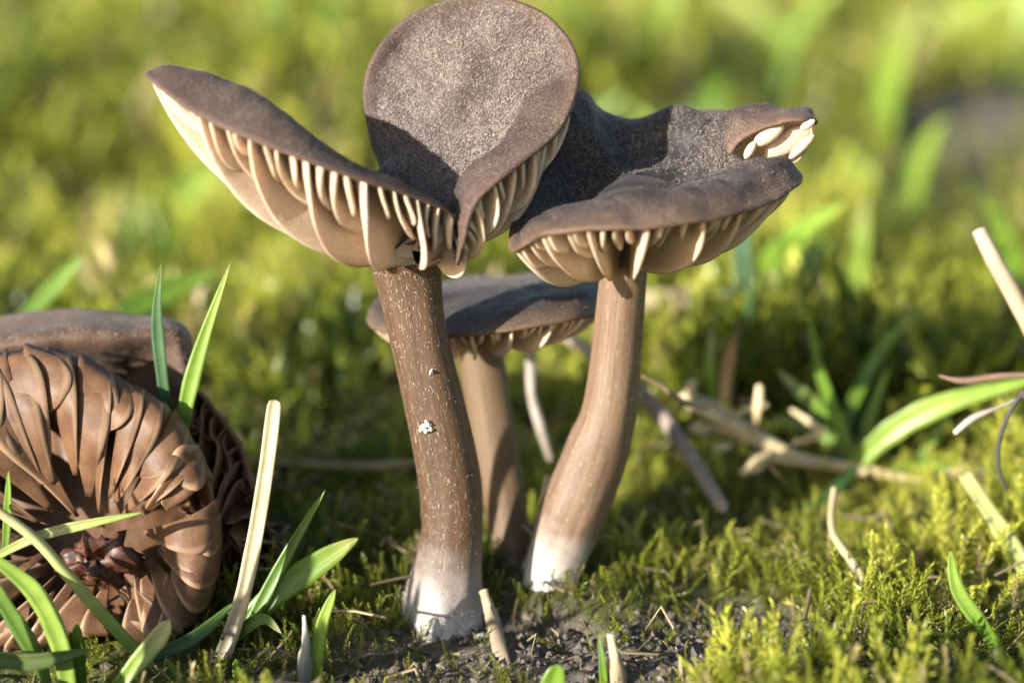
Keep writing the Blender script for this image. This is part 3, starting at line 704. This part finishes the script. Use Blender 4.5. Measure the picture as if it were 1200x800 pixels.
def tube(base, parent, name, pts, widths, cols, mt='straw', nu=10, n=40, rough=.12, seed=1):
    c = catmull([np.r_[P(*q), w*.5*px2cm(P(*q))] for q, w in zip(pts, widths)], n); ctr, rad = c[:, :3], np.maximum(c[:, 3], .003)
    T = nrm(np.gradient(ctr, axis=0)); X = nrm(np.cross(T, [.2, 1., .35])); Y = np.cross(T, X)
    a = np.linspace(0, 2*np.pi, nu, endpoint=False); v = np.linspace(0, 1, n)
    cyl = np.stack([np.cos(a)[:, None]+0*v, np.sin(a)[:, None]+0*v, 0*a[:, None]+v*4+seed*3.1], -1)
    r = rad*(1+rough*fbm(cyl, 1.1, seed))
    r[:, 0] *= .3; r[:, -1] *= .3
    V = ctr[None]+(np.cos(a)[:, None, None]*X+np.sin(a)[:, None, None]*Y)*r[..., None]
    cc = np.array(cols, float); pos = np.linspace(0, 1, len(cc)); tint = np.stack([np.interp(v, pos, cc[:, i]) for i in range(3)], -1)
    tint = np.broadcast_to(tint, (nu, n, 3)).reshape(-1, 3)
    uvc = np.stack([np.broadcast_to((np.cos(a)*.6)[:, None], (nu, n)), np.broadcast_to(v*2, (nu, n)), 0*r], -1).reshape(-1, 3)
    return obj(name, mesh_data(name, V.reshape(-1, 3)-base, grid_faces(nu, n, True), {'tint': tint, 'uvc': uvc}, True, [M[mt]]), parent)
G1, G2, G3, G4 = (.10, .19, .025), (.17, .29, .035), (.28, .40, .07), (.05, .11, .03)
BLUE = (.07, .15, .07); PALE = (.46, .46, .22); TAN = (.38, .29, .18); GREY = (.26, .22, .18); CREAM = (.43, .37, .25)
Z0 = np.zeros(3)
def blade(label, pts, width, cols, group=None, **kw):
    b = P(*pts[0]); o = ribbon(b, None, kw.pop('name', 'grass_shoot'), pts, width, cols, **kw); o.location = Vector(b)
    return tag(o, label, 'grass blade', group)
def stick(label, pts, widths, cols, cat='straw', group=None, **kw):
    b = P(*pts[0]); o = tube(b, None, kw.pop('name', 'straw'), pts, widths, cols, **kw); o.location = Vector(b)
    return tag(o, label, cat, group)
blade('thin bluish grass blade standing upright against the shaded brown cap', [(200, 520, .1), (190, 440, .12), (184, 370, .14), (189, 308, .15)], 16, [G4, BLUE, BLUE, G1])
blade('bright green pointed grass blade leaning over the shaded brown cap', [(208, 540, .0), (219, 470, .02), (238, 400, .04), (270, 308, .05)], 22, [G1, G2, G2, G3], tip=.8)
blade('dry cream straw with a cut square top leaning beside collapsed mushrooms', [(253, 790, -.8), (280, 715, -.75), (297, 640, -.7), (312, 550, -.68), (322, 470, -.66)], 21, [GREY, (.40, .33, .24), CREAM, CREAM, CREAM], mt='straw', name='straw', blunt=True, fold=.6, thick=.03)['category'] = 'straw'
blade('dark green grass blade rising just behind the dry cream straw', [(280, 755, -.55), (312, 695, -.5), (345, 635, -.45), (381, 574, -.4)], 17, [G1, G1, G1, G2])
blade('broad grass blade with brown tip slanting beside the tallest stem', [(282, 735, -.5), (325, 694, -.48), (370, 662, -.44), (420, 630, -.4)], 33, [G1, G2, G2, (.30, .30, .09)], tip=1.6, fold=.25)
blade('wide bright green grass blade arching over at the foot of ragged gills', [(82, 830, -1.3), (72, 760, -1.25), (42, 695, -1.2), (-20, 645, -1.15)], 26, [G2, G3, G3, G2], tip=1.6)
stick('pale green grass stalk slanting across the ragged gills', [(-15, 590, -1.0), (40, 630, -.98), (85, 680, -.96), (125, 725, -.95), (180, 785, -.95)], [11, 13, 15, 15, 14], [TAN, PALE, (.36, .38, .13), (.20, .28, .05), G1], 'grass stalk', name='grass_stalk', mt='straw')
blade('slender pale blade lying level across the ragged gills', [(-5, 652, -.95), (45, 628, -.92), (110, 612, -.9), (168, 600, -.88)], 13, [G3, PALE, (.34, .40, .12), G2], fold=.5)
blade('short green blade poking up in front of the ragged gills', [(6, 650, -.9), (9, 600, -.88), (10, 552, -.86)], 11, [G1, G2, G3])
blade('light green blunt blade tip slanting up below the rotten stub', [(130, 815, -1.3), (160, 778, -1.28), (185, 748, -1.26), (199, 726, -1.25)], 24, [G2, G3, PALE, PALE], tip=2)
blade('stubby blue-green blade upright below the rotten stub', [(96, 800, -1.2), (92, 765, -1.2), (90, 730, -1.2)], 17, [G1, G1, G2], tip=2)
blade('green blade bent down to the earth in front of the ragged gills', [(-25, 660, -1.1), (10, 715, -1.15), (38, 760, -1.2), (62, 815, -1.25)], 22, [G2, G1, G1, G1], tip=1.8)
blade('dull olive blade lying flat beneath the ragged mushroom', [(-20, 770, -1.4), (40, 775, -1.4), (110, 760, -1.35)], 22, [G1, (.10, .13, .04), G1])
blade('narrow fresh green blade curving up beside a grey splinter', [(368, 830, -1.1), (371, 775, -1.08), (378, 730, -1.06), (393, 690, -1.05)], 17, [G2, G3, G3, G3], tip=1.6)
stick('grey dry splinter upright beside the narrow fresh blade', [(356, 830, -1.12), (357, 780, -1.1), (358, 750, -1.1), (356, 720, -1.1)], [17, 16, 12, 4], [GREY, (.34, .33, .31), (.42, .42, .42)], rough=.5)
blade('curled leaf with white tip at the foot of the dry straw', [(262, 760, -.75), (288, 735, -.72), (310, 725, -.72), (330, 742, -.72)], 17, [G1, G1, G2, CREAM])
blade('small dark blade beside the foot of the dry straw', [(240, 830, -1.2), (215, 800, -1.2), (196, 772, -1.2)], 15, [G1, G1, G2])
blade('short green blade under the broad brown-tipped blade', [(270, 820, -1.1), (282, 800, -1.1), (276, 772, -1.1)], 18, [G1, G2, G2], tip=2)
blade('green blade lying on the earth under the dry straw', [(180, 770, -.9), (230, 745, -.8), (275, 705, -.7)], 18, [G4, G4, G1])
blade('small green shoot tip beside a pale stub on bare earth', [(708, 830, -1.3), (707, 790, -1.3), (702, 744, -1.3)], 11, [G1, G2, (.2, .33, .14)])
stick('pale brown stub standing beside the small green shoot on bare earth', [(726, 830, -1.28), (724, 790, -1.28), (720, 768, -1.28), (715, 742, -1.28)], [22, 19, 14, 10], [GREY, TAN, (.6, .5, .36)], rough=.3)
blade('rounded green leaf tip rising from bare earth below the small mushroom', [(640, 840, -1.5), (646, 810, -1.5), (654, 778, -1.5)], 30, [G1, G2, G2], tip=2.2)
stick('thin dark twig upright on earth below the dark mushroom', [(800, 830, -1.2), (799, 795, -1.2), (797, 768, -1.2)], [7, 7, 4], [GREY, TAN, TAN])
stick('dry flattened stalk lying on earth against the foot of tallest stem', [(610, 830, -1.1), (592, 780, -.8), (575, 720, -.4), (566, 690, -.3)], [24, 20, 17, 12], [GREY, (.30, .24, .17), (.36, .28, .19)], rough=.4)
stick('short dry straw lying across the earth beside the splinter', [(270, 808, -1.3), (320, 800, -1.3), (400, 812, -1.3)], [9, 9, 7], [TAN, GREY, TAN])
# behind the stems
stick('whitish dry stalk standing between the small stem and the bent stem', [(646, 540, 1.9), (634, 500, 1.9), (623, 460, 1.95), (622, 400, 2.0)], [9, 13, 12, 14], [(.28, .22, .18), (.38, .32, .30), (.42, .36, .34)])
stick('dry forked twig crossing the moss behind the bent stem', [(640, 380, 3.2), (700, 418, 2.6), (770, 480, 2.2), (850, 600, 1.2)], [12, 18, 18, 16], [(.28, .2, .14), (.36, .29, .23), (.26, .2, .17), (.34, .28, .25)])
stick('pale straw lying level behind the bent stem', [(740, 350, 5), (800, 352, 5), (840, 346, 5)], [26, 26, 18], [TAN, CREAM, TAN])
stick('brown straw lying level behind the slender stems', [(280, 538, 2.4), (420, 546, 2.3), (500, 540, 2.2)], [8, 9, 7], [(.3, .22, .14), (.36, .27, .18), (.3, .22, .14)])
stick('thin crooked rootlet reaching from the bent stem to the runner', [(752, 440, 1.0), (775, 452, 1.05), (800, 470, 1.1), (830, 478, 1.2)], [5, 6, 7, 6], [(.2, .14, .08), (.3, .22, .13), (.4, .3, .2)])
blade('upright dark green blade behind the broad dark cap', [(868, 440, 4), (872, 360, 4), (870, 280, 4.1), (872, 235, 4.2)], 24, [G4, G4, BLUE, G4])
blade('blurred green blade slanting up behind the shaded brown cap', [(25, 375, 3), (60, 340, 3.1), (98, 298, 3.2)], 22, [G1, G2, G2])
blade('broad blurred blade lying low behind the leaning bright blade', [(140, 368, 4), (200, 340, 4.3), (255, 318, 4.6)], 34, [G1, G2, G3])
stick('pale pinkish straw leaning in the moss above the dark filaments', [(1230, 430, .6), (1190, 350, .7), (1165, 305, .75), (1146, 268, .8)], [20, 21, 21, 17], [TAN, (.46, .34, .25), (.48, .36, .28)], rough=.05)

# the creeping grass plant with its runner
PB = lambda L_: [(a, b, y+1.0) for a, b, y in L_]
bP = P(1000, 548, 2.3)
Gp = thing('grass_plant', bP, 'creeping grass plant with pale knotted runner and narrow green leaves', 'grass plant')
RUN = [(1110, 562, 1.1), (1060, 560, 1.15), (1000, 548, 1.2), (940, 536, 1.2), (880, 508, 1.2), (830, 484, 1.2), (796, 462, 1.25)]
ru = tube(bP, Gp, 'runner', PB(RUN), [9, 11, 13, 15, 17, 15, 8], [(.5, .36, .22), (.58, .44, .28), (.62, .50, .32), (.66, .54, .36)], rough=.35, seed=4)
for k, (q, w) in enumerate([([(880, 510, 1.15), (888, 480, 1.1), (890, 450, 1.1)], [9, 15, 10]), ([(850, 490, 1.15), (875, 480, 1.1), (900, 474, 1.1)], [8, 10, 8]), ([(905, 530, 1.1), (885, 545, 1.0), (866, 556, .95)], [10, 22, 8]),
                            ([(836, 500, 1.15), (820, 504, 1.1), (806, 500, 1.1)], [8, 14, 6]), ([(858, 520, 1.1), (846, 524, 1.05), (834, 524, 1.05)], [8, 15, 6]), ([(930, 520, 1.2), (960, 505, 1.25), (925, 478, 1.3)], [8, 14, 6]), ([(815, 478, 1.2), (808, 455, 1.2), (816, 446, 1.2)], [12, 16, 8])]):
    tube(bP, ru, 'bud', PB(q), [v_*.8 for v_ in w], [TAN, (.62, .5, .3), (.66, .55, .36)], seed=k+7, n=16)
for q, w, cl in [([(1000, 545, 1.3), (985, 500, 1.35), (962, 440, 1.4), (948, 368, 1.45)], 17, [G1, G2, G2, G3]),
                 ([(985, 520, 1.5), (1005, 460, 1.9), (1040, 400, 2.3), (1095, 350, 2.6)], 17, [G1, G2, G3, G3]),
                 ([(1010, 515, 1.5), (1022, 480, 1.6), (1042, 428, 1.7)], 14, [G1, G2, G3]),
                 ([(998, 548, 1.2), (1045, 505, 1.1), (1110, 472, 1.0), (1230, 440, .9)], 30, [G2, G3, G3, G2]),
                 ([(1000, 520, 1.45), (960, 480, 1.5), (910, 432, 1.6)], 20, [G1, G2, PALE]),
                 ([(1002, 548, 1.0), (970, 580, .8), (930, 606, .7)], 15, [G4, G4, G4]),
                 ([(1075, 545, 1.3), (1095, 510, 1.35), (1120, 465, 1.4)], 13, [G1, G2, G3]),
                 ([(1030, 555, 1.2), (1100, 545, 1.2), (1180, 552, 1.1)], 14, [G1, G2, G2]),
                 ([(1000, 535, 1.4), (950, 500, 1.7), (905, 490, 1.9)], 16, [G2, G2, PALE]),
                 ([(838, 470, 1.4), (832, 430, 1.4), (834, 384, 1.45)], 15, [G2, G3, PALE])]:
    ribbon(bP, Gp, 'leaf', PB(q), w, cl)
for k, q in enumerate([[(935, 540, 1.2), (890, 520, 1.15), (850, 505, 1.2), (812, 496, 1.25)], [(900, 515, 1.25), (860, 488, 1.25), (825, 468, 1.3), (790, 470, 1.3)], [(960, 545, 1.15), (920, 540, 1.1), (880, 532, 1.1)], [(1080, 562, 1.15), (1120, 552, 1.1), (1160, 556, 1.1)]]):
    tube(bP, ru, 'rootlet', PB(q), [7, 9, 8, 4][:len(q)], [(.5, .38, .24), (.62, .5, .34)], seed=k+40, n=24, rough=.3)
ribbon(bP, Gp, 'leaf', [(850, 470, 2.35), (852, 430, 2.35), (866, 380, 2.35)], 17, [TAN, (.42, .26, .14), (.16, .09, .06)], mt='straw')
blade('fresh green blade curving up through moss below the creeping grass', [(1195, 800, -1.15), (1152, 735, -1.1), (1122, 690, -1.05), (1114, 645, -1.0)], 20, [G1, G2, G3, G2], tip=1.4)
blade('pale yellowing blade lying in moss at the end of the runner', [(1130, 555, .9), (1160, 600, .6), (1195, 655, .3), (1220, 700, .2)], 22, [PALE, (.4, .42, .16), G3], tip=2)
stick('black hair-thin filament looping over the moss beside pale straw', [(1230, 440, .3), (1195, 465, .3), (1174, 505, .3), (1170, 545, .3), (1180, 575, .3)], [5, 5, 6, 5, 4], [(.05, .045, .05)]*2, 'filament', name='filament')
stick('dark dry leaf tip curling over the yellow-green leaf blade', [(1240, 440, .5), (1180, 440, .55), (1130, 446, .6), (1100, 440, .65)], [6, 8, 9, 3], [(.16, .10, .07)]*2, 'filament', name='filament')
stick('grey seed head on a thread beside the black filament', [(1220, 455, .4), (1175, 475, .4), (1140, 490, .4), (1118, 508, .4)], [3, 4, 9, 7], [(.2, .18, .16), (.3, .27, .24), (.5, .46, .42)], 'seed head', name='seed_head')
stick('thin pale stalk lying in the moss below the runner', [(978, 570, .7), (975, 620, .4), (1000, 660, .1), (1020, 690, -.1)], [9, 9, 11, 8], [TAN, (.4, .32, .2), GREY])

# grass tuft added out of view to shade the earth and the collapsed mushrooms
bT = np.array([-3.75, -3.1, -.1]); Tf = thing('grass_plant', bT, 'loose tuft of tall grass added out of view to shade the collapsed mushrooms', 'grass plant')
r = random.Random(11); oldP = P; P = lambda *q: np.array(q)
for k in range(17):
    b = bT+np.array([r.uniform(-.75, .62), r.uniform(-.6, .5), 0]); hgt = r.uniform(.8, 2.1); lx, ly = r.uniform(-.5, .25)*hgt, r.uniform(-.5, .3)*hgt
    q = [b+np.array([lx*s_**2, ly*s_**2, hgt*s_]) for s_ in (0, .35, .7, 1)]
    ribbon(bT, Tf, 'leaf', q, r.uniform(.12, .22)/px2cm(q[2]), r.choice([[G1, G2, G3], [G4, G1, G2], [G2, G3, PALE]]), face=(r.uniform(-1, .2), -1, .3))
P = oldP

# blurred blades, straws and dead leaves farther back
gcols = [[G1, G2, G3], [G2, G3, PALE], [G4, G1, G2], [G2, G3, G3]]
r = random.Random(5); COLW = ['mid-green', 'yellowing', 'dark green', 'bright green']
for k in range(46):
    y = r.uniform(5, 34); px = r.uniform(-30, 1230); x0 = P(px, 300, y)[0]; z0 = float(ground_h(np.array([x0]), np.array([y]))[0])
    ci = r.randrange(4)
    hgt = r.uniform(1.2, 3.0)*(.7+y/40); lx = r.uniform(-1, 1)*hgt*.7; ly = r.uniform(-.5, .5)*hgt
    b = np.array([x0, y, z0-.05]); pts = [b+np.array([lx*s_**2, ly*s_**2, hgt*s_*(1-.25*s_)]) for s_ in (0, .35, .7, 1)]
    old = P; P = lambda *q: np.array(q)
    o = ribbon(b, None, 'grass_shoot', pts, 2*r.uniform(.07, .15)*(1+y/25)/px2cm(pts[2]), gcols[ci], face=(r.uniform(-.6, .6), -1, .3)); P = old
    o.location = Vector(b); 
    where = 'the side wing' if px < 420 else 'the upright lobe' if px < 680 else 'the broad dark cap' if px < 950 else 'the creeping grass plant'
    dist = 'just' if y < 13 else 'some way' if y < 23 else 'far'
    tag(o, f"blurred {COLW[ci]} {'tall' if hgt > 2.2 else 'short'} {'leaning' if abs(lx) > .3*hgt else 'upright'} grass blade in moss {dist} behind {where}", 'grass blade', 'blurred grass blades in the moss')
for k, (q, w, c_) in enumerate([([(0, 75, 40), (60, 95, 38), (190, 130, 36)], 22, TAN), ([(880, 0, 42), (940, 70, 38), (1010, 140, 34)], 22, TAN), ([(940, 0, 50), (985, 60, 45), (1000, 110, 41)], 16, CREAM), ([(1080, 105, 36), (1120, 60, 42), (1160, 0, 55)], 44, (.6, .5, .3)), ([(380, 130, 40), (300, 90, 44), (250, 60, 48)], 18, TAN)]):
    stick(['blurred dead straw slanting in moss behind the side wing tip', 'longer blurred dead straw lying in far moss behind the dark cap tip', 'shorter pale dead straw lying in far moss behind the dark cap', 'thick yellowish dead straw upright in far moss above the dark hollow', 'blurred thin dead straw in moss between side wing and upright lobe'][k], q, [w*.8, w, w*.7], [c_, c_], 'straw', 'far dead straws')
for k, (x, y, yy, w, c_) in enumerate([(35, 160, 30, 70, (.40, .26, .17)), (15, 285, 17, 40, (.36, .26, .15)), (905, 110, 34, 60, (.42, .32, .2)), (1035, 295, 15, 50, (.5, .42, .25)), (655, 375, 4.5, 36, (.5, .36, .24))]):
    blade(['curled reddish-brown dead leaf in far moss behind the side wing', 'small brown dead leaf in moss behind the shaded brown cap', 'curled tan dead leaf in moss behind the dark cap tip', 'pale straw-coloured dead leaf in moss above the creeping grass', 'small dead leaf in moss under the small flat cap'][k], [(x-w*.6, y+w*.25, yy), (x, y-w*.1, yy+.2), (x+w*.6, y-w*.25, yy+.3)], w*.7, [c_, c_], 'dead leaves in the moss', mt='straw', name='dead_leaf', tip=1.6, fold=-.5)['category'] = 'dead leaf'

# ------------------------------------------------------------------ crumbs of earth and litter
def crumbs():
    ph = (1+5**.5)/2
    I = nrm(np.array([(-1, ph, 0), (1, ph, 0), (-1, -ph, 0), (1, -ph, 0), (0, -1, ph), (0, 1, ph), (0, -1, -ph), (0, 1, -ph), (ph, 0, -1), (ph, 0, 1), (-ph, 0, -1), (-ph, 0, 1)], float))
    Fi = np.array([(0, 11, 5), (0, 5, 1), (0, 1, 7), (0, 7, 10), (0, 10, 11), (1, 5, 9), (5, 11, 4), (11, 10, 2), (10, 7, 6), (7, 1, 8), (3, 9, 4), (3, 4, 2), (3, 2, 6), (3, 6, 8), (3, 8, 9), (4, 9, 5), (2, 4, 11), (6, 2, 10), (8, 6, 7), (9, 8, 1)])
    n = 9000; x = rng.uniform(-4, 4, n); y = rng.uniform(-3, 1.6, n)
    k = rng.random(n) < .08+soil_mask(x, y); x, y = x[k], y[k]; n = len(x)
    sz = .012+.035*rng.random(n)**4+.004*rng.random(n)
    V = I[None]*(rng.uniform(.55, 1.25, (n, 12, 1)))*sz[:, None, None]*rng.uniform(.6, 1.2, (n, 1, 3))
    V = V+np.stack([x, y, ground_h(x, y)+sz*.3], -1)[:, None]
    g = rng.random(n)[:, None]; c = np.where(g < .6, np.array([.10, .078, .058])*(.6+g), np.where(g < .985, np.array([.17, .145, .12])*g, np.array([.30, .28, .25])))
    m, nt, b = mat('earth_crumb'); nt.links.new(attr(nt, 'tint').outputs['Color'], b.inputs['Base Color']); b.inputs['Roughness'].default_value = .8
    me = mesh_data('soil_crumbs', V.reshape(-1, 3), (Fi[None]+np.arange(n)[:, None, None]*12).reshape(-1, 3), {'tint': np.repeat(c, 12, 0)}, False, [m])
    tag(obj('soil_crumbs', me), 'grey and brown crumbs of earth scattered on the bare patch', 'soil', kind='stuff')
    # tiny dry stalk bits
    n = 520; x = rng.uniform(-5, 5, n); y = rng.uniform(-3, 6, n); a = rng.uniform(0, 2*np.pi, n); L = rng.uniform(.1, .5, n)
    d = np.stack([np.cos(a), np.sin(a), rng.normal(0, .25, n)], -1); c0 = np.stack([x, y, ground_h(x, y)+rng.uniform(.02, .3, n)*(1-soil_mask(x, y))+.02], -1)
    sd_ = np.stack([-np.sin(a), np.cos(a), 0*a], -1)*rng.uniform(.008, .018, n)[:, None]; up = np.array([0, 0, 1.])*.012
    bend = rng.normal(0, .06, (n, 3))
    V = np.concatenate([np.stack([q-sd_, q+up, q+sd_, q-up], 1) for q in (c0, c0+d*L[:, None]*.5+bend, c0+d*L[:, None])], 1)
    F = np.array([[s_*4+j, s_*4+(j+1) % 4, s_*4+4+(j+1) % 4, s_*4+4+j] for s_ in (0, 1) for j in range(4)])
    c = np.array(TAN)*rng.uniform(.25, .9, (n, 1))
    me = mesh_data('litter', V.reshape(-1, 3), (F[None]+np.arange(n)[:, None, None]*12).reshape(-1, 4), {'tint': np.repeat(c, 12, 0), 'uvc': np.zeros((n*12, 3))}, True, [M['straw']])
    tag(obj('litter', me), 'tiny dry stalk bits strewn through the moss', 'litter', kind='stuff')
crumbs()
